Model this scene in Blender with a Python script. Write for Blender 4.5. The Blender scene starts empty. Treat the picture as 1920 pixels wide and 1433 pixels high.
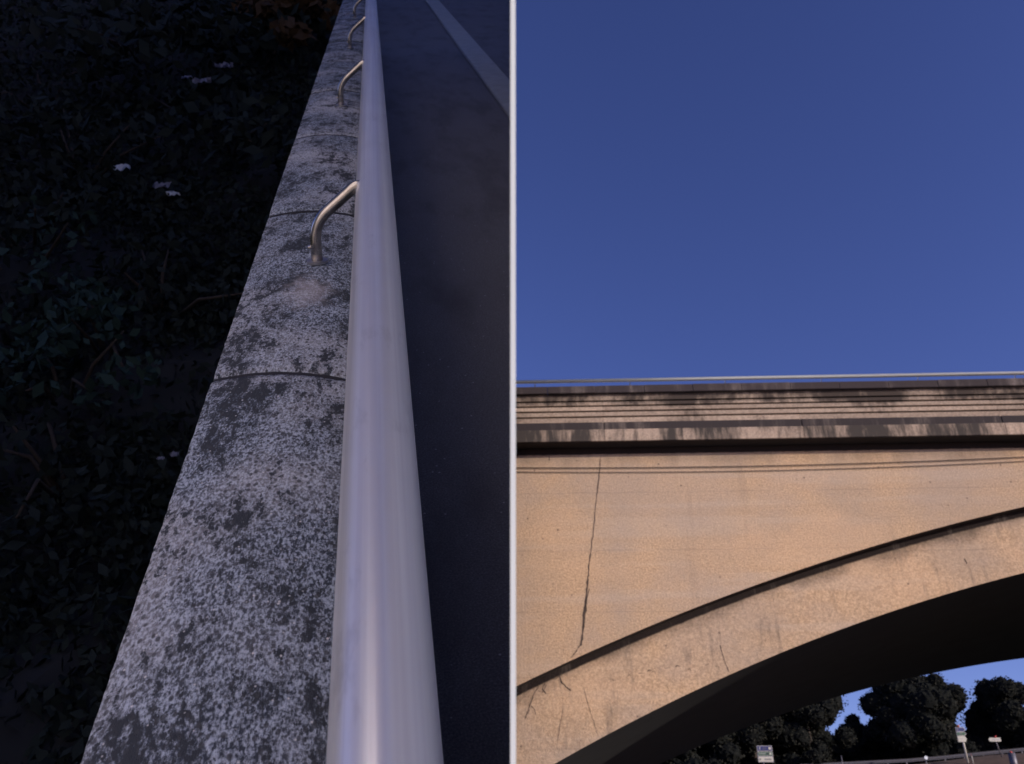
import bpy, bmesh, math, random
import numpy as np
from mathutils import Vector, Matrix
random.seed(7)
R = math.radians
scene = bpy.context.scene
col = scene.collection

# ---------------------------------------------------------------- camera, sky, sun, exposure
F = 1850.0                      # focal length in pixels of the 1920 px wide photograph
PITCH = 29.0
SUN_EL, SUN_AZ = 18.0, 120.0    # azimuth clockwise from +Y
cam_d = bpy.data.cameras.new('camera')
cam = bpy.data.objects.new('camera', cam_d)
col.objects.link(cam)
cam.location = (0, 0, 1.6)
cam.rotation_euler = (R(90 + PITCH), 0, 0)
cam_d.sensor_width = 36.0
cam_d.lens = 36.0 * F / 1920.0
cam_d.clip_start = 0.02
cam_d.clip_end = 6000
cam_d.dof.use_dof = True
cam_d.dof.focus_distance = 1.75
cam_d.dof.aperture_fstop = 11.5
scene.camera = cam

world = bpy.data.worlds.new('World')
scene.world = world
world.use_nodes = True
wn = world.node_tree
sky = wn.nodes.new('ShaderNodeTexSky')
sky.sky_type = 'NISHITA'
sky.sun_disc = False
sky.sun_elevation = R(SUN_EL)
sky.sun_rotation = R(SUN_AZ)
sky.altitude = 0
sky.air_density = 1.0
sky.dust_density = 0.3
sky.ozone_density = 3.0
# slide-film response over the whole sky: one contrast curve and one cast, the same in every direction
def _mul(src, c):
    n = wn.nodes.new('ShaderNodeMix'); n.data_type = 'RGBA'; n.blend_type = 'MULTIPLY'
    n.inputs[0].default_value = 1.0; n.inputs[7].default_value = (*c, 1); wn.links.new(src, n.inputs[6]); return n.outputs[2]
_p = _mul(sky.outputs[0], (.1 / .067, .1 / .123, .1 / .230))
_g = wn.nodes.new('ShaderNodeGamma'); _g.inputs[1].default_value = 1.4; wn.links.new(_p, _g.inputs[0])
wn.links.new(_mul(_g.outputs[0], (.52, .86, 2.85)), wn.nodes['Background'].inputs[0])
wn.nodes['Background'].inputs[1].default_value = 0.10

sun_d = bpy.data.lights.new('sun', 'SUN')
sun_d.energy = 4.8
sun_d.angle = R(0.5)
sun_d.color = (1.0, 0.90, 0.79)
sun = bpy.data.objects.new('sun', sun_d)
col.objects.link(sun)
to_sun = Vector((math.sin(R(SUN_AZ)) * math.cos(R(SUN_EL)), math.cos(R(SUN_AZ)) * math.cos(R(SUN_EL)), math.sin(R(SUN_EL))))
sun.rotation_euler = to_sun.to_track_quat('Z', 'Y').to_euler()

scene.view_settings.view_transform = 'Standard'
scene.view_settings.look = 'None'
scene.view_settings.exposure = 0.0
scene.view_settings.gamma = 1.0
scene.view_settings.use_curve_mapping = False

# ---------------------------------------------------------------- measuring helpers
pr = R(PITCH)
RT = Vector((1, 0, 0)); UP = Vector((0, -math.sin(pr), math.cos(pr))); FW = Vector((0, math.cos(pr), math.sin(pr)))
EYE = Vector((0, 0, 1.6))
def ray(px, py):
    return RT * ((px - 960) / F) + UP * ((716.5 - py) / F) + FW

# bridge frame: u along the facade, v away from the viewer, z up
BA = R(2.1)
BU = Vector((math.cos(BA), -math.sin(BA), 0)); BV = Vector((math.sin(BA), math.cos(BA), 0))
BO = Vector((0, 21.2, 0))
def bpt(px, py, v):
    d = ray(px, py)
    t = (v + (BO - EYE).dot(BV)) / d.dot(BV)
    w = EYE + d * t - BO
    return w.dot(BU), w.z
def at(px, py, Y):
    d = ray(px, py)
    return EYE + d * (Y / d.y)

# ramp frame (the stair-steep footway): c across, r along the run, n normal to it
VPX, VPY = 693.0, -145.0
LR = ray(VPX, VPY).normalized()
h = ray(960, VPY).normalized()
LN = RT.cross(h).normalized()
LC = LR.cross(LN).normalized()
ML = Matrix(((LC.x, LR.x, LN.x, EYE.x), (LC.y, LR.y, LN.y, EYE.y), (LC.z, LR.z, LN.z, EYE.z), (0, 0, 0, 1)))
def lpt(px, py, n):
    d = ray(px, py)
    p = d * (n / d.dot(LN))
    return p.dot(LC), p.dot(LR)

def zrow(py, v, px=1440): return bpt(px, py, v)[1]

# ---------------------------------------------------------------- object helpers
def tag(o, label=None, cat=None, group=None, kind=None):
    if label: o['label'] = label
    if cat: o['category'] = cat
    if group: o['group'] = group
    if kind: o['kind'] = kind
    return o
def empty(name, M=None):
    o = bpy.data.objects.new(name, None); col.objects.link(o)
    o.empty_display_size = 0.2
    if M is not None: o.matrix_world = M
    return o
def obj(name, bm, mat, parent=None, smooth=False):
    me = bpy.data.meshes.new(name)
    if isinstance(bm, tuple):
        me.from_pydata(bm[0], [], bm[1])
    else:
        bm.to_mesh(me); bm.free()
    if smooth:
        for p in me.polygons: p.use_smooth = True
    if mat: me.materials.append(mat)
    o = bpy.data.objects.new(name, me); col.objects.link(o)
    if parent: o.parent = parent
    return o
def copy_tree(o, parent=None):
    c = o.copy(); col.objects.link(c)
    if parent: c.parent = parent
    for ch in o.children: copy_tree(ch, c)
    return c
def box(bm, x0, x1, y0, y1, z0, z1):
    v = [bm.verts.new(p) for p in ((x0,y0,z0),(x1,y0,z0),(x1,y1,z0),(x0,y1,z0),(x0,y0,z1),(x1,y0,z1),(x1,y1,z1),(x0,y1,z1))]
    for f in ((0,3,2,1),(4,5,6,7),(0,1,5,4),(1,2,6,5),(2,3,7,6),(3,0,4,7)):
        bm.faces.new([v[i] for i in f])
    return v
def boxb(x0, x1, y0, y1, z0, z1, bev=0.0, seg=1):
    bm = bmesh.new(); box(bm, x0, x1, y0, y1, z0, z1)
    if bev: bmesh.ops.bevel(bm, geom=bm.edges[:], offset=bev, segments=seg, affect='EDGES', profile=0.5)
    return bm
def tube(bm, pts, r, n=16, cap=True, closed=False):
    pts = [Vector(p) for p in pts]
    rings = []
    t0 = (pts[1] - pts[0]).normalized()
    ref = Vector((0, 0, 1)) if abs(t0.z) < 0.9 else Vector((1, 0, 0))
    a = t0.cross(ref).normalized()
    for i, p in enumerate(pts):
        t = ((pts[min(i+1, len(pts)-1)] - pts[max(i-1, 0)])).normalized()
        a = (a - t * a.dot(t)).normalized(); b = t.cross(a)
        rr = r[i] if isinstance(r, (list, tuple)) else r
        rings.append([bm.verts.new(p + (a * math.cos(k * 2 * math.pi / n) + b * math.sin(k * 2 * math.pi / n)) * rr) for k in range(n)])
    for i in range(len(rings) - 1):
        for k in range(n):
            bm.faces.new((rings[i][k], rings[i][(k+1) % n], rings[i+1][(k+1) % n], rings[i+1][k]))
    if cap:
        bm.faces.new(list(reversed(rings[0]))); bm.faces.new(rings[-1])
    return bm
def rounded(pts, rad, seg=6):
    out = [Vector(pts[0])]
    for i in range(1, len(pts) - 1):
        p = Vector(pts[i]); a = (Vector(pts[i-1]) - p); b = (Vector(pts[i+1]) - p)
        q = min(rad, a.length * .49, b.length * .49)
        A = p + a.normalized() * q; B = p + b.normalized() * q
        for k in range(seg + 1):
            t = k / seg
            out.append(A * (1-t)**2 + p * 2*t*(1-t) + B * t*t)
    out.append(Vector(pts[-1]))
    return out

# ---------------------------------------------------------------- materials
class NT:
    def __init__(s, name, rough=.8, spec=.3, metal=0.):
        s.m = bpy.data.materials.new(name); s.m.use_nodes = True
        s.t = s.m.node_tree; s.b = s.t.nodes['Principled BSDF']
        s.b.inputs['Roughness'].default_value = rough
        s.b.inputs['Metallic'].default_value = metal
        s.b.inputs['Specular IOR Level'].default_value = spec
        tc = s.t.nodes.new('ShaderNodeTexCoord'); s.co = tc.outputs['Object']
        s.bumps = None
    def l(s, a, b): s.t.links.new(a, b)
    def map(s, sc=(1,1,1), loc=(0,0,0), rot=(0,0,0)):
        m = s.t.nodes.new('ShaderNodeMapping'); m.inputs['Scale'].default_value = sc; m.inputs['Location'].default_value = loc
        m.inputs['Rotation'].default_value = rot
        s.l(s.co, m.inputs[0]); return m.outputs[0]
    def noise(s, scale, detail=4, rough=.55, co=None, dist=0.):
        n = s.t.nodes.new('ShaderNodeTexNoise'); n.inputs['Scale'].default_value = scale
        n.inputs['Detail'].default_value = detail; n.inputs['Roughness'].default_value = rough
        n.inputs['Distortion'].default_value = dist
        s.l(co or s.co, n.inputs['Vector']); return n.outputs[0]
    def voro(s, scale, co=None, feat='F1'):
        n = s.t.nodes.new('ShaderNodeTexVoronoi'); n.inputs['Scale'].default_value = scale; n.feature = feat
        s.l(co or s.co, n.inputs['Vector']); return n.outputs['Distance']
    def ramp(s, x, a, b, lo=0., hi=1.):
        n = s.t.nodes.new('ShaderNodeMapRange'); n.interpolation_type = 'SMOOTHSTEP'
        n.inputs[1].default_value = a; n.inputs[2].default_value = b
        n.inputs[3].default_value = lo; n.inputs[4].default_value = hi
        s.l(x, n.inputs[0]); return n.outputs[0]
    def math(s, op, a, b=None):
        n = s.t.nodes.new('ShaderNodeMath'); n.operation = op
        for i, v in enumerate((a, b)):
            if v is None: continue
            if isinstance(v, (int, float)): n.inputs[i].default_value = v
            else: s.l(v, n.inputs[i])
        return n.outputs[0]
    def mix(s, fac, a, b, mode='MIX'):
        n = s.t.nodes.new('ShaderNodeMix'); n.data_type = 'RGBA'; n.blend_type = mode
        if isinstance(fac, (int, float)): n.inputs[0].default_value = fac
        else: s.l(fac, n.inputs[0])
        for i, v in ((6, a), (7, b)):
            if isinstance(v, (tuple, list)): n.inputs[i].default_value = (*v, 1)
            else: s.l(v, n.inputs[i])
        return n.outputs[2]
    def sep(s, co=None):
        n = s.t.nodes.new('ShaderNodeSeparateXYZ'); s.l(co or s.co, n.inputs[0]); return n.outputs
    def rnd(s):
        n = s.t.nodes.new('ShaderNodeObjectInfo'); return n.outputs['Random']
    def color(s, c):
        if isinstance(c, (tuple, list)): s.b.inputs['Base Color'].default_value = (*c, 1)
        else: s.l(c, s.b.inputs['Base Color'])
    def bump(s, x, dist, strength=1.):
        n = s.t.nodes.new('ShaderNodeBump'); n.inputs['Distance'].default_value = dist; n.inputs['Strength'].default_value = strength
        s.l(x, n.inputs['Height'])
        if s.bumps: s.l(s.bumps, n.inputs['Normal'])
        s.bumps = n.outputs[0]; s.l(n.outputs[0], s.b.inputs['Normal'])
        return s

def plain(name, c, rough=.7, metal=0., spec=.3, nscale=None, amt=.25):
    m = NT(name, rough, spec, metal)
    if nscale:
        m.color(m.mix(m.noise(nscale, 5), tuple(x * (1 - amt) for x in c), tuple(min(1, x * (1 + amt)) for x in c)))
    else: m.color(c)
    return m.m

def mat_lichen():
    m = NT('lichened_concrete', .92, .15)
    el = m.map((1, .5, 1))
    fine = m.noise(250, 3, .6, el)
    grit = m.noise(120, 4, .7, el)
    mid = m.noise(48, 5, .72, el)
    big = m.noise(11, 5, .65, el, dist=.3)
    huge = m.noise(2.6, 3, .5)
    tex = m.math('ADD', m.math('MULTIPLY', fine, .5), m.math('MULTIPLY', grit, .5))
    base = m.mix(m.ramp(tex, .41, .60), (.045, .053, .07), (.44, .49, .58))
    base = m.mix(m.ramp(huge, .4, .7, 0, .45), base, (.62, .60, .62))
    s = m.math('ADD', m.math('MULTIPLY', mid, .8), m.math('MULTIPLY', grit, .8))
    s = m.math('ADD', s, m.math('MULTIPLY', big, 1.0))
    base = m.mix(m.ramp(s, 1.29, 1.43), base, (.045, .05, .06))
    pit = m.voro(85, m.map((1, .6, 1)))
    base = m.mix(m.ramp(pit, .2, .34, .8, 0), base, (.06, .062, .07))
    gl = m.math('ADD', m.voro(62, m.map(loc=(3.1, 1.7, 0), sc=(1, .8, 1))), m.math('MULTIPLY', m.noise(30, 3), .22))
    base = m.mix(m.ramp(gl, .13, .24, .8, 0), base, (.74, .71, .70))
    pc = lpt(578, 560, -.857)
    vd = m.t.nodes.new('ShaderNodeVectorMath'); vd.operation = 'DISTANCE'; m.l(m.map((1, .45, 0)), vd.inputs[0]); vd.inputs[1].default_value = (pc[0], pc[1] * .45, 0)
    pd = m.math('ADD', vd.outputs['Value'], m.math('MULTIPLY', m.noise(22, 5, .75), .14))
    base = m.mix(m.ramp(pd, .085, .15, .42, 0), base, (.60, .54, .54))
    m.color(base)
    m.bump(m.math('ADD', grit, m.math('MULTIPLY', fine, .6)), .0022).bump(mid, .003)
    return m.m
def mat_facade(name='roughcast_render', ring=False):
    m = NT(name, .95, .1)
    g = m.noise(26, 6, .72)
    g2 = m.noise(9, 5, .6)
    lg = m.noise(.55, 4, .55)
    c = m.mix(m.ramp(g, .33, .67), (.37, .240, .135), (.68, .462, .285))
    c = m.mix(m.ramp(lg, .3, .7, 0, .45), c, (.34, .27, .21))
    sp = m.voro(7)
    c = m.mix(m.math('MULTIPLY', m.ramp(sp, .06, .15, .55, 0), m.ramp(g2, .45, .6)), c, (.16, .12, .09))
    hb = m.noise(1.0, 3, .5, m.map((.12, .12, 2.1)))
    c = m.mix(m.ramp(hb, .5, .62, 0, .22), c, (.55, .44, .345))
    # faint shuttering lifts, patches and blow holes
    zz = m.math('ADD', m.sep()[2], m.math('MULTIPLY', m.noise(.8, 3, .5), .05))
    fr = m.math('ABSOLUTE', m.math('SUBTRACT', m.math('FRACT', m.math('MULTIPLY', zz, .72)), .5))
    c = m.mix(m.math('MULTIPLY', m.ramp(fr, .0, .014, .5, 0), m.ramp(lg, .35, .6)), c, (.24, .17, .12))
    pt = m.noise(.28, 4, .55, m.map((1, 1, 1.6), (5, 0, 2)))
    c = m.mix(m.ramp(pt, .46, .56, 0, .22), c, (.36, .30, .26))
    c = m.mix(m.ramp(pt, .36, .46, .22, 0), c, (.70, .45, .27))
    ho = m.voro(2.3, m.map(loc=(.7, 0, .4)))
    c = m.mix(m.ramp(ho, .035, .075, .75, 0), c, (.13, .09, .07))
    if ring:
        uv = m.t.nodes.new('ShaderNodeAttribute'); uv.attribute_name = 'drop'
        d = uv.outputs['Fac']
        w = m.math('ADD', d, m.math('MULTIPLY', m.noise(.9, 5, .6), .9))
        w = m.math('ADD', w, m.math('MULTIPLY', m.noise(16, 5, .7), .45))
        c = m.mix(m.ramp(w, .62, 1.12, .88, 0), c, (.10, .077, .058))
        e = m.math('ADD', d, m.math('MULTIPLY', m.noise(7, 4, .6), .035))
        c = m.mix(m.ramp(e, .165, .21, 1, 0), c, (.022, .016, .014))  # spandrel's cast shadow painted near-black along the ring top
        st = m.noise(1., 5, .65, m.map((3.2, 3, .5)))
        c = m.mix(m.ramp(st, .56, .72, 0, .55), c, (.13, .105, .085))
        # dirty band low on the ring
    else:
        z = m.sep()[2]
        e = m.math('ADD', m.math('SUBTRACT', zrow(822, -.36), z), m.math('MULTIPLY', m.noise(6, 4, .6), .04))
        dark = m.ramp(e, .185, .215, 1, 0)  # mask of the cornice shadow, painted near-black on the wall top
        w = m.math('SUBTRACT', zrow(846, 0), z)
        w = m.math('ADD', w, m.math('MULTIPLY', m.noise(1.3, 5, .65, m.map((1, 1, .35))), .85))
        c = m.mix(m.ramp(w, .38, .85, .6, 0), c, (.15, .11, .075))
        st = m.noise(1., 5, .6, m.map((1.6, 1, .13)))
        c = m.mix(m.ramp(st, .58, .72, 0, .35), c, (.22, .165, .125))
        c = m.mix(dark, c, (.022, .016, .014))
    m.color(c)
    m.bump(m.noise(30, 6, .75), .022, .75).bump(g2, .02, .5)
    return m.m
def mat_stained(name, light, dark, lo, hi, sc=(2.2, 1, .45), edge=None):
    """weathered concrete, runs of black staining"""
    m = NT(name, .93, .12)
    g = m.noise(22, 5, .65)
    c = m.mix(m.ramp(g, .3, .7), tuple(x * .72 for x in light), tuple(x * 1.18 for x in light))
    n1 = m.noise(1.0, 6, .68, m.map(sc), .3)
    n2 = m.noise(.30, 3, .5)
    n3 = m.noise(8.0, 4, .6, m.map((1.2, 1, .25)))
    s = m.math('ADD', n1, m.math('MULTIPLY', n2, .9))
    s = m.math('ADD', s, m.math('MULTIPLY', n3, .28))
    if edge:
        z = m.sep()[2]
        s = m.math('ADD', s, m.ramp(z, edge[0], edge[1], 0, edge[2]))
    c = m.mix(m.ramp(s, lo, hi), c, dark)
    rn = m.rnd()
    c = m.mix(m.ramp(rn, 0, 1, 0, .25), c, dark)
    m.color(c); m.bump(g, .012, .6)
    return m.m
def mat_rail(name, rough=.28, col_=(.96, .94, .97), met=.66):
    m = NT(name, rough, .5, met)
    st = m.noise(1.0, 5, .6, m.map((55, .35, 55)))
    bl = m.noise(2.4, 4, .6)
    c = m.mix(m.ramp(st, .35, .65), tuple(x * .86 for x in col_), tuple(min(1, x * 1.08) for x in col_))
    c = m.mix(m.ramp(bl, .4, .7, 0, .25), c, (.72, .70, .72))
    m.color(c)
    rr = m.t.nodes.new('ShaderNodeMapRange'); m.l(bl, rr.inputs[0]); rr.inputs[3].default_value = rough - .05; rr.inputs[4].default_value = rough + .13
    m.l(rr.outputs[0], m.b.inputs['Roughness'])
    dn = m.noise(14, 5, .7, m.map((1, .25, 1)))
    m.color(m.mix(m.ramp(dn, .58, .72, 0, .5), c, tuple(x * .62 for x in col_)))
    m.bump(st, .0012, .25).bump(m.noise(1.6, 2, .5), .02, .25)
    return m.m
def mat_asphalt():
    m = NT('asphalt', .85, .25)
    g = m.noise(150, 4, .7); b = m.noise(1.2, 4, .6)
    c = m.mix(m.ramp(g, .3, .75), (.10, .104, .125), (.25, .255, .29))
    c = m.mix(m.ramp(b, .4, .65, 0, .4), c, (.14, .142, .165))
    ag = m.voro(110)
    c = m.mix(m.ramp(ag, .15, .4, .5, 0), c, (.30, .31, .36))
    sp = m.voro(16)
    c = m.mix(m.ramp(sp, .05, .07, .9, 0), c, (.6, .6, .65))
    wl = m.noise(3.5, 4, .6, m.map((1, .3, 1)))
    c = m.mix(m.ramp(wl, .45, .7, 0, .5), c, (.08, .082, .095))
    m.color(c); m.bump(g, .003)
    return m.m
def mat_leaf(name, a, b, rough=.7, spec=.08):
    m = NT(name, rough, spec)
    c = m.mix(m.noise(3.0, 3), a, b)
    m.color(c)
    return m.m

M_lich = mat_lichen()
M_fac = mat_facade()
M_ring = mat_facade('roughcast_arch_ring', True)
M_vault = plain('dark_vault_concrete', (.022, .022, .024), .95, nscale=1.5, amt=.4)  # near-black mottled colour over the whole vault
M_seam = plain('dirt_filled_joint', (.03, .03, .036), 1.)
M_under = plain('shade_black_concrete', (.035, .028, .026), .95, nscale=4, amt=.4)  # deep shade of undersides and grooves put into the colour
M_cope = mat_stained('blackened_coping', (.27, .22, .19), (.05, .04, .04), .66, 1.14)
M_board = mat_stained('weathered_panel', (.43, .325, .24), (.06, .046, .038), 1.12, 1.42, (1.1, 1, 1.1), (12.44, 12.64, .26))
M_string = mat_stained('dark_string_course', (.34, .27, .22), (.045, .037, .036), .62, 1.10, (2.5, 1, .2))
M_ledge = mat_stained('streaked_ledge', (.46, .345, .255), (.06, .05, .043), .97, 1.20, (1.3, 1, .25))
M_rail = mat_rail('steel_tube')
M_post = mat_rail('steel_post', .2, (.52, .47, .41), 1.)
M_flange = plain('dull_steel', (.42, .41, .42), .45, .9)
M_asph = mat_asphalt()
M_kerb = plain('kerb_concrete', (.36, .38, .40), .9, nscale=7, amt=.25)
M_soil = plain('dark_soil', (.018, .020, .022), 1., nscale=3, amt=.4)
M_ground = plain('dry_grass_ground', (.045, .04, .022), 1., nscale=.6, amt=.4)
M_bank = plain('brown_earth', (.075, .05, .038), 1., nscale=1.6, amt=.5)
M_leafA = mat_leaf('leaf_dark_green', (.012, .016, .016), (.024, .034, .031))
M_leafB = mat_leaf('leaf_blue_green', (.014, .027, .024), (.040, .072, .064))
M_leafC = mat_leaf('leaf_brown', (.03, .02, .012), (.10, .062, .035))
M_treeA = mat_leaf('tree_leaf', (.013, .015, .012), (.024, .023, .017))
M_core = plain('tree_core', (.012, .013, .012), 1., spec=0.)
M_stem = plain('bark', (.045, .035, .028), .9, nscale=6)
M_sun_screen = plain('pale_sun_screen', (.62, .68, .70), .6, nscale=3, amt=.05)
M_cable = plain('cable_rubber', (.03, .028, .03), .6)
M_crack = plain('crack_dirt', (.085, .06, .045), 1.)
M_white = plain('white_glint_reflector', (.75, .78, .82), .8)
M_glint = plain('grey_glint', (.30, .31, .42), .8)

# ================================================================ LARGE STRUCTURE
# ---- terrain: one sheet to the horizon, rising behind the bridge
def terr(x, y):
    if y < 38: z = 0
    elif y < 88: z = 10.6 * (y - 38) / 50
    elif y < 95: z = 10.6 + (y - 88) / 7 * 2.2
    else: z = 12.8
    if y > 60:
        k = min(1, (y - 60) / 28)
        z += k * max(-1.5, min(7, (x - 35) * .080))
    return z
xs = [-3000, -600, -200, -80, -40, -20, -10] + [i * 4 for i in range(-1, 26)] + [120, 160, 240, 600, 3000]
ys = [-3000, -500, -100, -40, -10, 0, 10, 20, 30, 38, 46, 54, 60, 68, 76, 84, 88, 90, 92, 93.5, 95, 96, 100, 110, 130, 180, 400, 1000, 4000]
V = [(x, y, terr(x, y) - (0 if y < 130 else 2)) for y in ys for x in xs]
n = len(xs)
Fc = [(j*n+i, j*n+i+1, (j+1)*n+i+1, (j+1)*n+i) for j in range(len(ys)-1) for i in range(n-1)]
tag(obj('ground', (V, Fc), M_ground), 'dry dark grassland rising behind the bridge', kind='structure')

V = []; Fc = []  # unseen pale yard, added to bounce sunlight upward
for j in range(13):
    for i in range(13): V.append((-36 + i * 6, -60 + j * 5.1, .004))
for j in range(12):
    for i in range(12): a = j*13+i; Fc.append((a, a+1, a+14, a+13))
tag(obj('bounce_yard', (V, Fc), plain('bounce_yard_gravel', (.50, .46, .41), 1., nscale=.9, amt=.25)), 'pale gravel yard out of view, added to bounce sunlight onto the handrail side', kind='structure')

# ---- bridge ----------------------------------------------------
MB = Matrix(((BU.x, BV.x, 0, BO.x), (BU.y, BV.y, 0, BO.y), (0, 0, 1, 0), (0, 0, 0, 1)))
bridge = tag(empty('arch_bridge', MB), 'ochre roughcast concrete road bridge with one wide arch and black stained parapet', 'bridge')
U0, U1 = -7.0, 49.0
RV = 0.25                     # the ring stands this far behind the spandrel
WD = 12.0
EC = (22.75, -43.13); ER = 53.80      # spandrel lower edge
IC = (21.10, -34.37); IR = 43.93      # intrados
def fitc(P):
    P = np.array(P); A = np.c_[2 * P, np.ones(len(P))]; b = (P ** 2).sum(1)
    s = np.linalg.lstsq(A, b, rcond=None)[0]
    return (float(s[0]), float(s[1])), float(math.sqrt(s[2] + s[0]**2 + s[1]**2))
EC, ER = fitc([bpt(x, y, 0) for x, y in ((968,1285),(1200,1184),(1335,1130),(1400,1102),(1600,1035),(1760,988),(1920,951.5))])
IC, IR = fitc([bpt(x, y, RV) for x, y in ((1032,1433),(1200,1351),(1440,1235),(1641,1155),(1760,1118),(1920,1075))])
def arc(C_, Rr, u):
    d = Rr*Rr - (u - C_[0])**2
    return C_[1] + math.sqrt(d) if d > 0 else -9
def zrow(py, v, px=1440): return bpt(px, py, v)[1]
Z_SP = zrow(846, 0.0) + .06          # spandrel top hidden by the cornice
vL, vS, vB, vC = -.36, -.28, -.20, -.29
Z_L0, Z_L1 = zrow(822, vL), zrow(800, vL)
Z_S1 = zrow(786, vS)
Z_B1 = zrow(733, vB) + .02
Z_C0, Z_C1 = zrow(731, vC), zrow(717.5, vC)
NU = 180
us = [U0 + (U1 - U0) * i / NU for i in range(NU + 1)]
def strips(name, rows, mat, parent, smooth=False):
    """rows: list of functions u -> (v, z)"""
    V = []; Fc = []
    for r_ in rows:
        for u in us:
            v, z = r_(u); V.append((u, v, z))
    n = len(us)
    for j in range(len(rows) - 1):
        for i in range(n - 1):
            Fc.append((j*n+i, j*n+i+1, (j+1)*n+i+1, (j+1)*n+i))
    return obj(name, (V, Fc), mat, parent, smooth)
eu = lambda u: max(0.0, arc(EC, ER, u)); iu = lambda u: max(0.0, arc(IC, IR, u))
zt = Z_L0 + .01
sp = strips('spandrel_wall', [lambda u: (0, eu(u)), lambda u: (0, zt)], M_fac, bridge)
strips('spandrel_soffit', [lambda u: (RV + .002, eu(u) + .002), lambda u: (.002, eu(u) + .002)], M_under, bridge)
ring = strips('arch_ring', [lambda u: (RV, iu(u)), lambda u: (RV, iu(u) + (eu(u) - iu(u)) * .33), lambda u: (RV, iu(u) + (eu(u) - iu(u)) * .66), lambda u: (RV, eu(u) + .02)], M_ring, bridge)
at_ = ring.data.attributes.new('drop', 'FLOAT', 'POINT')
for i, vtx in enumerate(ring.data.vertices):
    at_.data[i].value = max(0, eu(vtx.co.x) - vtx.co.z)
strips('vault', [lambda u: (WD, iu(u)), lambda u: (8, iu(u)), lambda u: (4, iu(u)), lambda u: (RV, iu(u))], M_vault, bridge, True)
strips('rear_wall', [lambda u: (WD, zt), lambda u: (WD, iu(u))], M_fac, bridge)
bm = bmesh.new(); box(bm, U0, U1, -.02, WD, zt + .002, Z_L1 - .06)
obj('deck', bm, M_under, bridge)

# ledge / cornice pieces, string course, panel boards, coping stones
SEG = 4.62
u_post0 = bpt(1003, 717, 0)[0]
def segs(u_first, length):
    u = u_first
    while u > U0: u -= length
    out = []
    while u < U1:
        out.append((max(u, U0), min(u + length, U1))); u += length
    return out
ua = bpt(1489, 810, vL)[0]; ub = bpt(1133, 810, vL)[0]
for a, b in segs(ub, SEG):
    bm = boxb(a + .002, b - .002, vL, -.02, Z_L0, Z_L1, .008)
    obj('ledge_block', bm, M_ledge, bridge)
    bm = boxb(a + .001, b - .001, vS, .15, Z_L1 + .002, Z_S1, .02)
    obj('string_block', bm, M_string, bridge)
obj('ledge_soffit_shade', boxb(U0, U1, vL + .03, -.001, Z_L0 - .012, Z_L0 - .002), M_under, bridge)
rows = [733, 747, 756, 766, 776.5, 787]
for a, b in segs(ub, SEG):
    for k in range(5):
        z1 = zrow(rows[k] + (1.5 if k else 0), vB); z0 = zrow(rows[k+1] - 1.5, vB)
        if k == 4: z0 = Z_S1 + .002
        if k == 0: z1 = Z_C0 - .002
        bm = boxb(a + .001, b - .001, vB, vB + .06, z0, z1, .004)
        obj('panel_board', bm, M_board, bridge)
bm = bmesh.new(); box(bm, U0, U1, vB + .062, .10, Z_S1 + .003, Z_C0 - .003)
obj('parapet_core', bm, M_under, bridge)
for a, b in segs(u_post0 + .3, 1.16):
    dz = random.uniform(-.006, .006)
    bm = boxb(a + .0015, b - .0015, vC + random.uniform(-.006, .006), +.11, Z_C0, Z_C1 + dz, .010)
    obj('coping_stone', bm, M_cope, bridge)

# cracks and roots drawn as thin raised seams on the render
def ribbon(name, pts, width, v, parent, mat, jit=1.0, sub=7):
    P = [Vector((*bpt(x, y, v),)) for x, y in pts]
    out = []
    for i in range(len(P) - 1):
        for k in range(sub):
            t = k / sub
            out.append(P[i].lerp(P[i+1], t))
    out.append(P[-1])
    V = []; Fc = []
    for i, p in enumerate(out):
        d = (out[min(i+1, len(out)-1)] - out[max(i-1, 0)]).normalized()
        nn = Vector((-d.y, d.x))
        off = random.gauss(0, .006 * jit)
        w = width * random.uniform(.35, 1.2) * (1 if 0 < i < len(out)-1 else .3)
        for s in (-1, 1):
            q = p + nn * (off + s * w / 2)
            V.append((q.x, v - .004, q.y))
        V.append((p.x + nn.x * off, v + .012, p.y + nn.y * off))
    for i in range(len(out) - 1):
        a = i * 3; b = a + 3
        Fc += [(a, b, b+1, a+1), (a, a+2, b+2, b), (a+1, b+1, b+2, a+2)]
    return obj(name, (V, Fc), mat, parent)
ribbon('crack', [(1126,856),(1122,905),(1117,945),(1112,1000),(1106,1050),(1102,1090)], .028, 0, bridge, M_crack)
ribbon('crack', [(1103,1085),(1099,1120),(1096,1160),(1092,1195),(1088,1212)], .05, 0, bridge, M_crack, .7, 5)
ribbon('crack', [(1105,1104),(1098,1130),(1094,1155),(1093,1180)], .04, 0, bridge, M_crack, .7, 5)
ribbon('crack', [(1088,1210),(1080,1222),(1070,1234)], .022, 0, bridge, M_crack, .5)
ribbon('crack', [(1030,855),(1030,864)], .02, 0, bridge, M_crack, .3)
for pts, w in (([(1048,1266),(1054,1281),(1064,1290),(1071,1296)], .04), ([(1053,1262),(1049,1270),(1035,1275)], .02),
               ([(1010,1287),(1001,1302),(994,1322),(984,1349)], .03), ([(994,1322),(1002,1331),(1005,1340)], .02), ([(993,1330),(990,1340)], .015),
               ([(1022,1281),(1017,1292),(1025,1302)], .03), ([(1025,1284),(1018,1298),(1009,1296)], .018),
               ([(1350,1210),(1354,1225),(1361,1246),(1367,1260)], .022), ([(1808,1047),(1813,1058)], .05),
               ([(1095,1293),(1103,1322),(1112,1350),(1120,1376)], .009), ([(1056,1330),(1050,1360),(1045,1392)], .014)):
    ribbon('root', pts, w * .75, RV, bridge, M_crack, .6)
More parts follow.
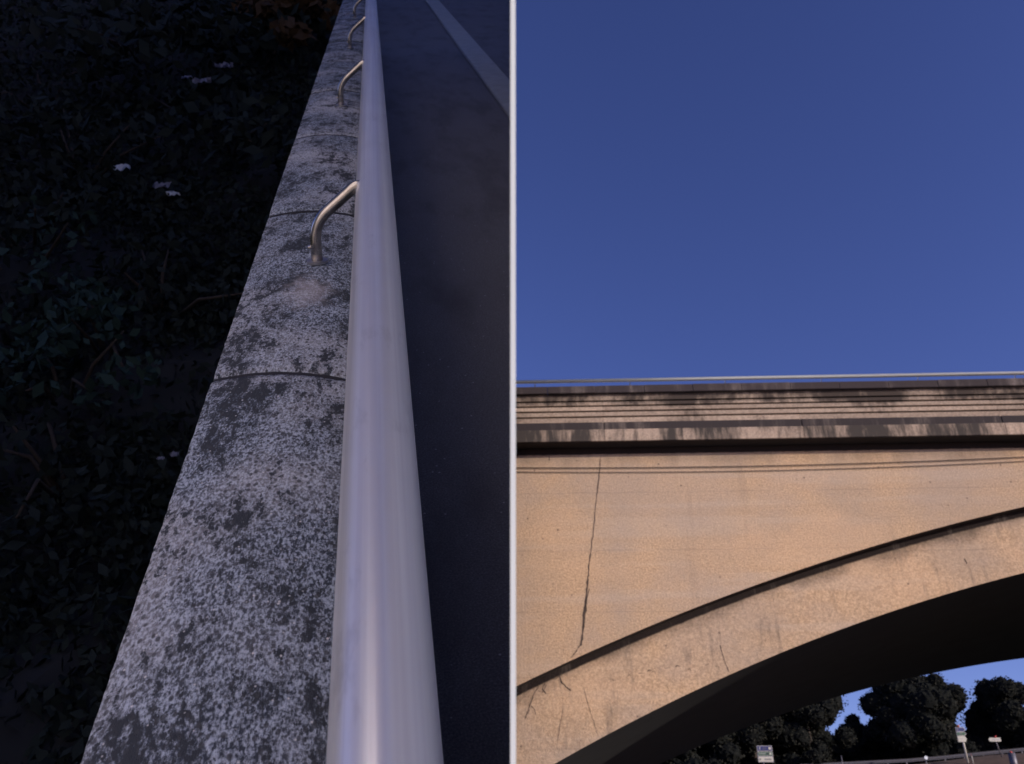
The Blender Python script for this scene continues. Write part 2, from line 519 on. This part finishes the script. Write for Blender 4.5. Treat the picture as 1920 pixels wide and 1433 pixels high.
for x in (1148, 1176, 1196, 1214, 1222, 1247, 1266, 1290, 1322, 1341):
    y = 1272 - (x - 1135) * .12 + random.uniform(-5, 5)
    ribbon('crack', [(x, y), (x + 4, y + random.uniform(-4, 2)), (x + random.uniform(6, 11), y - random.uniform(-2, 4))], random.uniform(.008, .02), RV, bridge, M_crack, 1.2, 4)

# bridge handrail
rail_v = -.10
brail = tag(empty('bridge_handrail', MB), 'sunlit tubular steel handrail on short cranked posts along the top of the arch bridge', 'handrail')
zr = zrow(708.3, rail_v)
bm = bmesh.new(); tube(bm, [(U0, rail_v, zr), (U1, rail_v, zr)], .045, 20)
M_rail2 = plain('warm_steel_tube', (.95, .87, .68), .3, .5, nscale=3, amt=.1)  # warm pale metal colour along the whole tube
obj('rail_tube', bm, M_rail2, brail, True)
u = u_post0
while u - 2.31 > U0: u -= 2.31
bm = bmesh.new(); tube(bm, rounded([(0, rail_v + .12, Z_C1 - .01), (0, rail_v + .12, Z_C1 + .08), (0, rail_v, zr)], .05), .014, 8)
pm = bpy.data.meshes.new('post'); bm.to_mesh(pm); bm.free(); pm.materials.append(M_post)
while u < U1:
    o = bpy.data.objects.new('post', pm); col.objects.link(o); o.parent = brail; o.location = (u, 0, 0)
    u += 2.31

# ---- ramp side: parapet, rail, footway, kerb ----------------------------
def clip_left(bm, M, x=-0.003):
    Mi = M.inverted()
    pc = Mi @ Vector((x, 0, 0)); pn = (M.to_3x3().transposed() @ Vector((1, 0, 0))).normalized()
    bmesh.ops.bisect_plane(bm, geom=bm.verts[:] + bm.edges[:] + bm.faces[:], plane_co=pc, plane_no=pn, clear_outer=True)
HC = -.857
cL1, rL1 = lpt(397, 712, HC); cL2, rL2 = lpt(154, 1433, HC)
cL = (cL1 + cL2) / 2
cR = lpt(676, 712, HC)[0]
parapet = tag(empty('parapet_wall', ML), 'grey concrete parapet beside the dark footway with lichen spotted rounded coping', 'parapet')
# coping stones; joints at rows 712 and 383 of the photograph
jA = lpt(400, 712, HC); jB = lpt(645, 716, HC)
sk = (jB[1] - jA[1]) / (jB[0] - jA[0])
step = 1.27
camb = .020
rng = np.random.RandomState(3)
def coping(r0, r1, dn):
    nc, nr = 26, max(6, int(60 if r0 < 3 else 24))
    V = []; Fc = []
    for j in range(nr + 1):
        for i in range(nc + 1):
            s = i / nc; c = cL + (cR - cL) * s
            r = r0 + (r1 - r0) * j / nr
            e = min(1, min(j, nr - j) * (r1 - r0) / nr / .012)
            nn = HC + camb * (1 - (2*s - 1)**2) + dn - (1 - e) * .005
            nn += rng.normal(0, .0005)
            cc = c + (rng.normal(0, .0004) if i in (0, nc) else 0)
            V.append((cc, r + sk * (c - cL), nn))
    n = nc + 1
    for j in range(nr):
        for i in range(nc): Fc.append((j*n+i, j*n+i+1, (j+1)*n+i+1, (j+1)*n+i))
    # sides down to the bed
    base = len(V)
    edge = [i for i in range(n)] + [j*n+nc for j in range(1, nr+1)] + [nr*n+i for i in range(nc-1, -1, -1)] + [j*n for j in range(nr-1, 0, -1)]
    for k in edge: V.append((V[k][0], V[k][1], HC - .13))
    L = len(edge)
    for k in range(L): Fc.append((edge[k], base + k, base + (k+1) % L, edge[(k+1) % L]))
    return V, Fc
rj = jA[1] - sk * (jA[0] - cL)
while rj > -.4: rj -= step
k = 0
while rj < 15:
    o = obj('coping_stone', coping(rj + .007, rj + step - .007, [0, .002, -.0015, .001][k % 4]), M_lich, parapet, True)
    V = []; Fc = []
    for q in range(25):
        sq = q / 24; c_ = cL + .002 + (cR - cL - .004) * sq
        for dr in (-.0078, .0078):
            V.append((c_, rj + dr + sk * (c_ - cL), HC + camb * (1 - (2*sq - 1)**2) - .0035 + random.uniform(-.0006, .0006)))
    nb = len(V)
    V += [(x, y, z - .02) for x, y, z in V]
    for q in range(24):
        a = 2 * q; Fc += [(a, a+2, a+3, a+1), (a, a+1+nb-1, a+2+nb, a+2) if False else (a, nb+a, nb+a+2, a+2), (a+1, a+3, nb+a+3, nb+a+1)]
    obj('joint_seam', (V, Fc), M_seam, parapet)
    rj += step; k += 1
bm = bmesh.new(); box(bm, cL + .03, cR - .03, -.4, 15, -3.2, HC - .131)
obj('wall_body', bm, M_lich, parapet)

# handrail above the coping
HRN = -.649
rc = (lpt(716.5, 1433, HRN)[0] + lpt(698, 0, HRN)[0]) / 2 - .0045
hrail = tag(empty('steel_handrail', ML), 'thick round steel handrail close to the viewer above the lichen spotted coping', 'handrail')
bm = bmesh.new(); tube(bm, [(rc, -.3 + i * .5, HRN) for i in range(32)], .0495, 64)
obj('rail_tube', bm, M_rail, hrail, True)
for r_, dr in ((7.3, .0012),):
    bm = bmesh.new(); tube(bm, [(rc, r_ - .0012, HRN), (rc, r_ + .0012, HRN)], .0497, 64); obj('weld_seam', bm, M_flange, hrail, True)
pb = lpt(595, 491, HC + .021)
zb = HC + camb + .001
pp = rounded([(0, 0, zb - .02), (0, 0, -.728), (-.069 - pb[0], 0, -.626), (rc - pb[0], 0, HRN + .004)], .05, 10)
bm = bmesh.new(); tube(bm, pp, .0155, 24); post = obj('post', bm, M_post, hrail, True)
bm = bmesh.new(); tube(bm, [(0, 0, zb - .001), (0, 0, zb + .0055)], .0285, 32); bmesh.ops.bevel(bm, geom=[e for e in bm.edges if e.calc_face_angle(0) > 1], offset=.0012, segments=2, affect='EDGES')
fl = obj('flange', bm, M_flange, post)
bm = bmesh.new(); tube(bm, [(-.013, 0, zb + .042), (-.0215, 0, zb + .042)], .0055, 12); st = obj('set_screw', bm, M_post, post)
post.location = (pb[0], pb[1], 0)
for k in (-1, 1, 2, 3, 4):
    c_ = copy_tree(post, hrail); c_.location = (pb[0], pb[1] + 2.54 * k, 0)

# footway / road sheets and kerb stones
NR = HC - .95
bm = bmesh.new(); box(bm, cR - .028, 12, -.3, 30, NR - 1.2, NR); clip_left(bm, ML)
o = obj('footway', bm, M_asph); o.matrix_world = ML; tag(o, kind='structure')
ka = lpt(866, 100, NR)[0]; kb = lpt(906, 100, NR)[0]
kerb = tag(empty('kerb', ML), 'pale kerb of concrete stones crossing the dark asphalt right of the handrail', 'kerb')
r = 8.0
while r < 27:
    bm = boxb(min(ka, kb), max(ka, kb), r + .006, r + .994, NR + .002, NR + .055, .012); clip_left(bm, ML)
    if len(bm.faces): obj('kerb_stone', bm, M_kerb, kerb)
    else: bm.free()
    r += 1.0

# hillside under the parapet's outer face
def hn(r): return -3.6 + max(0, (r - 3)) * .19
V = []; Fc = []
cs = [-22, -18, -14, -11, -9, -7.5, -6, -5, -4, -3, -2, -1.2, cL + .035]; rs = [-1 + i * 1.5 for i in range(22)]
for r in rs:
    for c in cs:
        V.append((c, r, hn(r) + .25 * math.sin(r * 1.7 + c * 2.1) * (1 if c < -1 else 0)))
n = len(cs)
for j in range(len(rs) - 1):
    for i in range(n - 1): Fc.append((j*n+i, j*n+i+1, (j+1)*n+i+1, (j+1)*n+i))
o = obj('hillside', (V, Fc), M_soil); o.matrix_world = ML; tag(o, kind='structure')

# tall thin sheet added edge-on beside the ramp to keep the sun off it
def dp(D, s): return Vector((0, FW.y * D + UP.y * s, EYE.z + FW.z * D + UP.z * s))
fb = dp(.62, -.36); ft = dp(.62, .33)
prof = [Vector((0, fb.y + .02, 0)), fb, ft, Vector((0, .47, 2.7)), Vector((0, 11, 31)), Vector((0, 18.5, 31)), Vector((0, 18.5, 0))]
bm = bmesh.new()
def hx(y): return (-.0009 - .0006 * min(1, y / 3), .0017 + .012 * min(1, y / 10))
A = [bm.verts.new((hx(p.y)[0], p.y, p.z)) for p in prof]; B = [bm.verts.new((hx(p.y)[1], p.y, p.z)) for p in prof]
bm.faces.new(A); bm.faces.new(list(reversed(B)))
for i in range(len(prof)):
    j = (i + 1) % len(prof); bm.faces.new((A[j], A[i], B[i], B[j]))
bmesh.ops.recalc_face_normals(bm, faces=bm.faces[:])
for f_ in bm.faces: f_.material_index = 1
bm.faces.ensure_lookup_table()
for i_ in (0, 1, 2): bm.faces[2 + i_].material_index = 0
sw = obj('added_sun_screen', bm, M_sun_screen); sw.data.materials.append(plain('grey_sun_screen', (.34, .38, .48), .8, nscale=3, amt=.06))
tag(sw, 'tall pale screen seen edge on before the arch bridge, added to shade the handrail side', 'wall')

# pale building added unseen behind the viewer, bouncing sunlight onto the ramp side
fill_house = tag(empty('fill_house', Matrix.Translation((-3.4, -14.3, 0))), 'white limewashed building with shuttered windows, unseen behind the viewer, added to bounce sunlight onto the handrail side', 'fill_house')
M_fill_wash = plain('fill_house_limewash', (.84, .80, .78), .95, nscale=1.2, amt=.06)
M_fill_roof = plain('fill_house_tile', (.30, .13, .07), .9, nscale=5)
M_fill_shutter = plain('fill_house_shutter', (.28, .33, .36), .7)
obj('wall', boxb(-8, 0, 0, 14, 0, 14), M_fill_wash, fill_house)
bm = bmesh.new()
rv_ = [bm.verts.new(p) for p in ((-8.4,-.4,14.01),(.4,-.4,14.01),(.4,14.4,14.01),(-8.4,14.4,14.01),(-4,-.4,16.5),(-4,14.4,16.5))]
for f_ in ((0,1,4),(1,2,5,4),(2,3,5),(3,0,4,5),(0,3,2,1)): bm.faces.new([rv_[i] for i in f_])
obj('fill_house_roof', bm, M_fill_roof, fill_house)
for yy in (2.2, 6.6, 11.0):
    for zz in (1.0, 5.6, 10.0):
        w_ = obj('fill_house_window', boxb(.004, .05, yy - .4, yy + .4, zz, zz + 1.5), M_fill_shutter, fill_house)
        obj('fill_house_sill', boxb(.004, .14, yy - .6, yy + .6, zz - .1, zz - .003), M_fill_wash, w_)

# ================================================================ VEGETATION
def leaves(centres, radii, count, size, rs_, squash=.8, lim=1.05):
    """numpy cloud of folded leaf quads gathered in clumps"""
    V = []; Fc = []
    per = max(1, count // len(centres))
    for cpos, rad in zip(centres, radii):
        d = rs_.normal(size=(per, 3)); d /= np.linalg.norm(d, axis=1)[:, None]
        rr = rad * rs_.uniform(.55, lim, (per, 1))
        P = np.array(cpos) + d * rr * np.array([1, 1, squash])
        a = rs_.normal(size=(per, 3)); a /= np.linalg.norm(a, axis=1)[:, None]
        b = np.cross(a, rs_.normal(size=(per, 3))); b /= np.linalg.norm(b, axis=1)[:, None]
        s = size * rs_.uniform(.6, 1.4, (per, 1))
        q = [P - a * s, P - b * s * .5, P + a * s, P + b * s * .5]
        base = len(V)
        Q = np.stack(q, 1).reshape(-1, 3)
        V += Q.tolist()
        Fc += [(base + 4*i, base + 4*i+1, base + 4*i+2, base + 4*i+3) for i in range(per)]
    return V, Fc

def tree(label, pxc, pytop, pxl, pxr, Y, seed, n=9000, size=.17, mat=M_treeA, pybot=1415, lobes=26, full=.6):
    rs_ = np.random.RandomState(seed)
    top = at(pxc, pytop, Y); L = at(pxl, (pytop + pybot) / 2, Y); Rr = at(pxr, (pytop + pybot) / 2, Y)
    gz = terr(top.x, Y)
    t = tag(empty('tree', Matrix.Translation((top.x, Y, gz))), label, 'tree', 'trees behind the bridge')
    hgt = top.z - gz; hw = (Rr.x - L.x) / 2; ox = (Rr.x + L.x) / 2 - top.x
    cen = []; rad = []
    for i in range(lobes):
        th = rs_.uniform(0, 2*math.pi); q = rs_.uniform(0, 1)
        zz = .12 + .76 * rs_.uniform(0, 1)
        prof_ = math.sin(math.pi * min(1, max(.02, (zz * .86 + .12)))) ** full
        w = hw * prof_ * math.sqrt(q) * .78
        r_ = hw * rs_.uniform(.20, .38)
        z_ = min(zz * hgt, hgt - r_ * .85)
        cen.append((ox * (1 - zz * .6) + w * math.cos(th), w * math.sin(th), z_)); rad.append(r_)
    cen.append((0, 0, hgt - hw * .28)); rad.append(hw * .28)
    obj('crown', leaves(cen, rad, n, size, rs_, .8, .96), mat, t)
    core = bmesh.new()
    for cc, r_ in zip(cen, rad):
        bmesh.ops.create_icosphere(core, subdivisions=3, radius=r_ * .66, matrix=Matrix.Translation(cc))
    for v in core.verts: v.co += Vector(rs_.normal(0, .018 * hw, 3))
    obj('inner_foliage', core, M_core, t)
    bm = bmesh.new(); tube(bm, [(0, 0, -.3), (.1, 0, hgt * .3), (0, .1, hgt * .7)], [hw * .09, hw * .06, hw * .025], 10)
    tk = obj('trunk', bm, M_stem, t, True)
    for i in range(5):
        c0 = cen[i * 3]
        bm = bmesh.new(); tube(bm, [(.05, 0, hgt * .3), (c0[0] * .5, c0[1] * .5, (hgt * .35 + c0[2]) / 2), c0], [hw * .04, hw * .025, hw * .01], 6)
        obj('limb', bm, M_stem, tk, True)
    return t
tree('big round dark tree in the middle of the arch opening with sky either side', 1705, 1250, 1598, 1818, 100, 11, 26000, .13, lobes=60, full=.3)
tree('dark spreading tree cut by the right edge of the arch opening', 1900, 1270, 1792, 2005, 101, 12, 24000, .13, lobes=56, full=.45)
tree('low dark tree filling the small gap of sky left of the big round tree', 1596, 1334, 1535, 1655, 104, 13, 10000, .13, lobes=34)
tree('dark tree whose leaves touch the lower left end of the arch opening', 1500, 1266, 1405, 1596, 98, 14, 24000, .12, lobes=54, full=.35)
tree('dark tree behind the left road sign under the arch', 1400, 1300, 1300, 1500, 96, 15, 16000, .13, lobes=44, full=.35)
tree('leftmost dark tree in the shade under the arch', 1295, 1330, 1185, 1400, 95, 16, 14000, .13, lobes=44, full=.35)
# hedge behind the guard rail
rs_ = np.random.RandomState(5)
cen = []; rad = []
for i in range(110):
    px_ = 1240 + i * 6.5
    w = at(px_, 1398 - max(0, px_ - 1540) * .03 + rs_.uniform(-9, 9) + (14 if 1775 < px_ < 1800 else 0), 103 + rs_.uniform(-1, 3))
    cen.append(tuple(w)); rad.append(rs_.uniform(.7, 1.4))
    cen.append((w.x, w.y, w.z - 1.8)); rad.append(1.5)
hd = tag(empty('hedge'), 'low dark hedge running behind the guard rail below the trees', 'hedge')
obj('foliage', leaves(cen, rad, 22000, .17, rs_), M_treeA, hd)
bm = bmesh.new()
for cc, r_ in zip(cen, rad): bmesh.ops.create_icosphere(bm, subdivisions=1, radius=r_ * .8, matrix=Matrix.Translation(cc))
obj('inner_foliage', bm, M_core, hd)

# shrubs on the shaded hillside (ramp frame)
def hill_shrub(label, px_, py_, spread, mat, seed, n=260, size=.055, lift=.5, flat=.5):
    rs_ = np.random.RandomState(seed)
    # march the ray to a sheet a little above the hillside
    d = ray(px_, py_).normalized(); p = Vector((0, 0, 0)); t = 1.0
    while t < 60:
        q = d * t
        if q.dot(LN) <= hn(q.dot(LR)) + lift: break
        t += .05
    q = d * t
    o = empty('shrub', ML @ Matrix.Translation((q.dot(LC), q.dot(LR), q.dot(LN))))
    tag(o, label, 'shrub', 'shrubs on the dark hillside')
    cen = [(rs_.normal(0, spread), rs_.normal(0, spread), rs_.uniform(-lift * .6, .12)) for _ in range(9)]
    obj('foliage', leaves(cen, [spread * .55] * 9, n, size, rs_, flat), mat, o)
    for i in range(4):
        bm = bmesh.new(); tube(bm, [(0, 0, -lift - .1), (cen[i][0] * .5, cen[i][1] * .5, -lift * .4), cen[i]], [.02, .014, .006], 6)
        obj('stem', bm, M_stem, o, True)
    return o
specs = [
 ('pale blue green shrub halfway down the dark slope left of the nearest rail post', 180, 560, .42, M_leafB, 21, 300, .05),
 ('blue green shrub low on the slope below the halfway one', 95, 640, .34, M_leafB, 22, 130, .05),
 ('faint green shrub at the left edge above the halfway one', 40, 370, .5, M_leafA, 23, 300, .06),
 ('faint green shrub at the very left edge near the picture middle', 20, 430, .4, M_leafB, 24, 90, .05),
 ('dark leafy shrub in the upper left corner', 70, 120, 1.0, M_leafA, 25, 500, .09),
 ('dark leafy shrub at the top between corner and brown bush', 250, 30, 1.2, M_leafA, 26, 500, .10),
 ('dull green shrub under the top left corner shrub', 130, 250, .7, M_leafA, 27, 300, .07),
 ('brown leafed bush at the top beside the far end of the coping', 535, 18, .5, M_leafC, 28, 800, .10),
 ('dim brown green bush left of the brown leafed bush', 470, 55, .9, M_leafA, 29, 700, .09),
 ('dark shrub close to the coping near the second rail post', 420, 200, .8, M_leafA, 30, 300, .08),
 ('dark small leafed shrub at the lower left beside the near coping', 100, 800, .4, M_leafA, 31, 160, .05),
 ('sparse shrub above the near coping edge', 280, 480, .45, M_leafA, 32, 120, .05),
]
for s_ in specs: hill_shrub(*s_)
# low ground cover, nobody could count it
rs_ = np.random.RandomState(44)
cen = []; rad = []
for i in range(2600):
    r = rs_.uniform(1, 22) ; c = rs_.uniform(-1 - r * .62, cL - .1)
    cen.append((c, r, hn(r) + .05)); rad.append(.28 + .02 * r)
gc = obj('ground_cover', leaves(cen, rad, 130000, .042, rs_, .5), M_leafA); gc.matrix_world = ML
tag(gc, 'dark ivy like ground cover on the shaded slope', kind='stuff')

# glints of light in the undergrowth, modelled as pale flakes
def glint_flake(label, px_, py_, sz, mat, seed):
    rs_ = random.Random(seed)
    d = ray(px_, py_).normalized(); t = 1.0
    while t < 60:
        q = d * t
        if q.dot(LN) <= hn(q.dot(LR)) + .75: break
        t += .02
    bm = bmesh.new(); nn = 6
    g = [[bm.verts.new(((i / nn - .5) * sz * (1 + .3 * rs_.random()), (j / nn - .5) * sz * .8 + rs_.uniform(-.1, .1) * sz, rs_.uniform(-.2, .2) * sz)) for i in range(nn+1)] for j in range(nn+1)]
    for j in range(nn):
        for i in range(nn):
            if (i in (0, nn-1) and j in (0, nn-1)) or rs_.random() < .08: continue
            bm.faces.new((g[j][i], g[j][i+1], g[j+1][i+1], g[j+1][i]))
    bmesh.ops.solidify(bm, geom=bm.faces[:], thickness=.002)
    o = obj('light_glint', bm, mat); o.matrix_world = ML @ Matrix.Translation((q.dot(LC), q.dot(LR), q.dot(LN))) @ Matrix.Rotation(rs_.uniform(-.6, .6), 4, 'Z')
    tag(o, label, 'litter', 'glints of light built as pale flakes in the undergrowth')  # 'litter' flakes stand in for glints of light
glint_flake('white glint of light built as a crumpled flake, upper left of the two bright ones on the slope', 228, 313, .13, M_white, 1)
glint_flake('white glint of light built as a crumpled flake, brightest one nearest the coping', 324, 363, .10, M_white, 2)
glint_flake('bluish glint of light built as a torn flake just left of the brightest white one', 304, 347, .12, M_glint, 3)
glint_flake('dim lilac glint of light built as a flake, upper one far up the slope', 420, 122, .16, M_glint, 4)
glint_flake('dim lilac glint of light built as a flake, lower one far up the slope', 378, 150, .15, M_glint, 5)
glint_flake('small dim glint of light built as a flake left of the two far lilac ones', 350, 145, .09, M_glint, 6)
glint_flake('dull blue glint of light built as a flake touching the edge of the near coping', 327, 851, .045, M_glint, 7)
glint_flake('dull grey blue glint of light built as a flake just left of the one at the near coping edge', 301, 859, .035, M_glint, 8)

# ================================================================ ROAD FURNITURE BEHIND THE ARCH
M_grey = plain('galvanised', (.15, .145, .16), .55, .6)
M_blue = plain('sign_blue', (.03, .035, .13), .5)
M_green = plain('sign_green', (.04, .11, .055), .5)
M_cream = plain('sign_cream', (.50, .47, .40), .6)
M_orange = plain('orange_cap', (.45, .13, .04), .5)
M_red = plain('red_cap', (.45, .06, .05), .5)
M_bord = plain('sign_border', (.38, .36, .36), .6)
M_ink = plain('sign_ink', (.05, .045, .06), .6)
def plate(name, pts, y0, y1, mat, parent, bev=.01):
    bm = bmesh.new()
    A = [bm.verts.new((x, y0, z)) for x, z in pts]; B = [bm.verts.new((x, y1, z)) for x, z in pts]
    bm.faces.new(A); bm.faces.new(list(reversed(B)))
    for i in range(len(pts)):
        j = (i + 1) % len(pts); bm.faces.new((A[j], A[i], B[i], B[j]))
    bmesh.ops.recalc_face_normals(bm, faces=bm.faces[:])
    return obj(name, bm, mat, parent)
def sgn(name, label, cat, px_, py_, Y):
    w = at(px_, py_, Y)
    return tag(empty(name, Matrix.Translation((w.x, Y, w.z))), label, cat), at(px_ + 1, py_, Y).x - w.x
# three stacked rectangular boards
YS = 84
t, k = sgn('direction_sign', 'three stacked direction boards, blue, green and cream, on one post under the arch', 'road sign', 1434.5, 1412, YS)
kz = at(1434, 1411, YS).z - at(1434, 1412, YS).z
def rect(x0, x1, z0, z1): return [(x0*k, z0*kz), (x1*k, z0*kz), (x1*k, z1*kz), (x0*k, z1*kz)]
def oct_(cx, cz, r): return [((cx + r * math.cos(a)) * k, (cz + r * math.sin(a)) * kz) for a in [i * math.pi / 6 for i in range(12)]]
for (z0, z1, mt, bd) in ((3.6, 13.6, M_blue, M_bord), (-5.6, 2.6, M_green, M_bord), (-17.2, -6.4, M_cream, M_bord)):
    b = plate('sign_board', rect(-14.2, 14.2, z0, z1), 0, .05, M_bord, t)
    plate('board_face', rect(-13.1, 13.1, z0 + 1, z1 - 1), -.012, 0, mt, b)
    if mt is M_blue:
        plate('symbol', oct_(9.6, (z0+z1)/2, 2.6), -.022, -.0125, M_cream, b)
        plate('lettering', rect(-10.2, -8.2, z0 + 2.6, z1 - 2.6), -.022, -.0125, M_bord, b)
        for q in range(3): plate('lettering', rect(-3 + q * 2.2, -1.8 + q * 2.2, z0 + 3.4, z1 - 3.6), -.022, -.0125, M_grey, b)
    elif mt is M_green:
        plate('symbol', oct_(9.6, (z0+z1)/2, 2.1), -.022, -.0125, M_cream, b)
        plate('symbol', rect(3, 6, z0 + 2.2, z1 - 2.2), -.022, -.0125, M_ink, b)
        for q in range(6): plate('lettering', rect(-11.5 + q * 2.2, -10.1 + q * 2.2, z0 + 3, z1 - 3), -.022, -.0125, M_bord, b)
    else:
        plate('symbol', oct_(-10.4, (z0+z1)/2, 1.5), -.022, -.0125, M_ink, b)
        for q in range(6): plate('lettering', rect(-2 + q * 2.2, -.5 + q * 2.2, z0 + 4, z1 - 4.4), -.022, -.0125, M_grey, b)
bm = bmesh.new(); tube(bm, [(-4.5*k, .10, -170*kz), (-4.5*k, .10, 14.6*kz)], .055, 10); obj('post', bm, M_grey, t, True)
# arrow boards pointing right
YS2 = 90
t, k = sgn('direction_sign', 'tall post with arrow boards pointing right, blue, green and cream, orange cap on top', 'road sign', 1804, 1382, YS2)
kz = at(1804, 1381, YS2).z - at(1804, 1382, YS2).z
def arrow(x0, x1, z0, z1, tip): return [(x0*k, z0*kz), (x1*k, z0*kz), ((x1+tip)*k, (z0+z1)/2*kz), (x1*k, z1*kz), (x0*k, z1*kz)]
for (z0, z1, mt, x1) in ((10.2, 18.2, M_blue, 6), (2.4, 9.4, M_green, 6), (-9.4, 1.8, M_cream, 5)):
    b = plate('arrow_board', arrow(-9, x1, z0, z1, 3.2), 0, .05, M_bord if mt is not M_cream else M_cream, t)
    plate('board_face', arrow(-8.2, x1 - .8, z0 + .9, z1 - .9, 2.6), -.012, 0, mt, b)
    if mt is M_blue: plate('lettering', rect(-6.5, -4.6, z0 + 2, z1 - 2), -.022, -.0125, M_grey, b)
    if mt is M_green: plate('lettering', rect(-6, 2, z0 + 2.8, z1 - 2.8), -.022, -.0125, M_grey, b)
    if mt is M_cream: plate('lettering', rect(-5, 1, z0 + 5.4, z1 - 4.6), -.022, -.0125, M_bord, b)
bm = bmesh.new(); tube(bm, [(2*k, .12, -48*kz), (0, .10, 19*kz)], .085, 10); obj('post', bm, M_cream, t, True)
bm = bmesh.new(); tube(bm, [(-3*k, .05, 18.4*kz), (-3*k, .05, 22.5*kz)], .11, 10); obj('cap', bm, M_orange, t, True)
# single arrow pointing left
t, k = sgn('direction_sign', 'single cream arrow board pointing left on a thin post, red cap on top', 'road sign', 1865, 1387, YS2)
kz = at(1865, 1386, YS2).z - at(1865, 1387, YS2).z
b = plate('arrow_board', [(11.5*k, -3.6*kz), (11.5*k, 3.6*kz), (-8.5*k, 3.6*kz), (-11*k, 1.6*kz), (-11*k, -1.2*kz), (-8.5*k, -3.6*kz)], 0, .06, M_cream, t)
plate('lettering', rect(-5, 9, -1, .9), -.012, 0, M_bord, b)
bm = bmesh.new(); tube(bm, [(7*k, .1, -32*kz), (2.4*k, .10, -3*kz), (2*k, .1, 3*kz)], .05, 8); obj('post', bm, M_grey, t, True)
bm = bmesh.new(); tube(bm, [(2.5*k, .03, 3.7*kz), (2.5*k, .03, 7*kz)], .1, 10); obj('cap', bm, M_red, t, True)
# guard rail
gr = tag(empty('guard_rail'), 'grey metal guard rail following the raised road behind the arch', 'guard rail')
gp = [(1500, 1436), (1600, 1431), (1700, 1426), (1760, 1421), (1820, 1415), (1880, 1409), (1930, 1404), (2050, 1394), (2300, 1372)]
W_ = [at(x, y, 94) for x, y in gp]
prof2 = [(-.03, -.15), (.03, -.09), (-.03, 0), (.03, .09), (-.03, .15)]
V = []; Fc = []
for w in W_:
    for dy, dz in prof2: V.append((w.x, w.y + dy, w.z + dz))
for w in W_:
    for dy, dz in prof2: V.append((w.x, w.y + dy + .012, w.z + dz))
nW = len(W_); off = nW * 5
for i in range(nW - 1):
    for j in range(4):
        a = i*5+j; Fc.append((a, a+5, a+6, a+1)); Fc.append((off+a, off+a+1, off+a+6, off+a+5))
obj('rail_beam', (V, Fc), M_grey, gr)
for px_ in range(1520, 2200, 36):
    for i in range(len(gp) - 1):
        if gp[i][0] <= px_ < gp[i+1][0]:
            t_ = (px_ - gp[i][0]) / (gp[i+1][0] - gp[i][0]); w = W_[i].lerp(W_[i+1], t_)
            bm = boxb(w.x - .05, w.x + .05, w.y + .05, w.y + .12, w.z - 1.2, w.z + .1); obj('post', bm, M_grey, gr)
# earth bank in front of the guard rail
V = []; Fc = []
bp = [(1380, 1447), (1500, 1443), (1600, 1438), (1700, 1434), (1800, 1424), (1860, 1416), (1925, 1411), (2100, 1398), (2300, 1380)]
for x, y in bp:
    w = at(x, y, 93)
    for dy, dz in ((2.5, .05), (0, 0), (-1, -.35), (-3, -1.4), (-6, -3.2), (-14, -7)):
        V.append((w.x, w.y + dy, w.z + dz + random.uniform(-.05, .05)))
for i in range(len(bp) - 1):
    for j in range(5):
        a = i*6+j; Fc.append((a, a+1, a+7, a+6))
o = obj('embankment', (V, Fc), M_bank, None, True); tag(o, kind='structure')
# reflector posts and concrete bollard
def rod(name, label, cat, px_, py_, hpx, wpx, Y, mat, capm=None, group=None, disc=False):
    w = at(px_, py_, Y); kk = at(px_+1, py_, Y).x - w.x
    t = tag(empty(name, Matrix.Translation((w.x, Y, w.z))), label, cat, group)
    bm = bmesh.new()
    tube(bm, [(0, 0, -.4), (-.02, 0, hpx * kk)], [wpx * kk / 2, wpx * kk / 2.2], 12); obj('shaft', bm, mat, t, True)
    if capm:
        bm = bmesh.new(); tube(bm, [(-.02, 0, hpx * kk + .003), (-.06, 0, (hpx + 4) * kk)], [wpx * kk * .22, wpx * kk * .1], 8); obj('cap', bm, capm, t, True)
    if disc:
        bm = bmesh.new(); tube(bm, [(0, -.12, (hpx + 2) * kk), (0, -.06, (hpx + 2) * kk)], 3.2 * kk, 16); obj('reflector', bm, M_white, t)
    return t
rod('marker_post', 'slim white marker post leaning by the guard rail right of the tall arrow sign', 'post', 1824, 1426, 8, 1.5, 91, M_cream, M_red)
rod('marker_post', 'dark marker post with round white reflector by the guard rail', 'post', 1738, 1434, 10, 1.6, 91, M_grey, None, disc=True)
rod('concrete_bollard', 'fat grey concrete bollard with small red tip at the lower right corner', 'bollard', 1903, 1440, 26, 14, 88, M_grey, M_red)
rod('marker_post', 'faint grey stake standing in the dark between the left sign and the guard rail', 'post', 1581, 1440, 22, 1.6, 91, M_grey)

# cables crossing in front of the spandrel
def cable(label, pts, v, r):
    P = []
    co = np.polyfit([p[0] for p in pts], [p[1] for p in pts], 2)
    for i in range(40):
        x = 968 + i * 36
        u, z = bpt(x, float(np.polyval(co, x)), v); P.append(BO + BU * u + BV * v + Vector((0, 0, z)))
    P = [p for p in P if p.x > .03]
    bm = bmesh.new(); tube(bm, P, r, 8)
    tag(obj('cable', bm, M_cable, None, True), label, 'cable', 'cables crossing in front of the bridge')
cable('upper dark cable of the two slung across the ochre spandrel', [(967, 877), (1200, 877), (1440, 873.5), (1700, 866), (1920, 857)], -.028, .010)
cable('lower grey cable of the two slung across the ochre spandrel', [(967, 885), (1200, 885.5), (1440, 882.5), (1700, 875), (1920, 865)], -.024, .008)
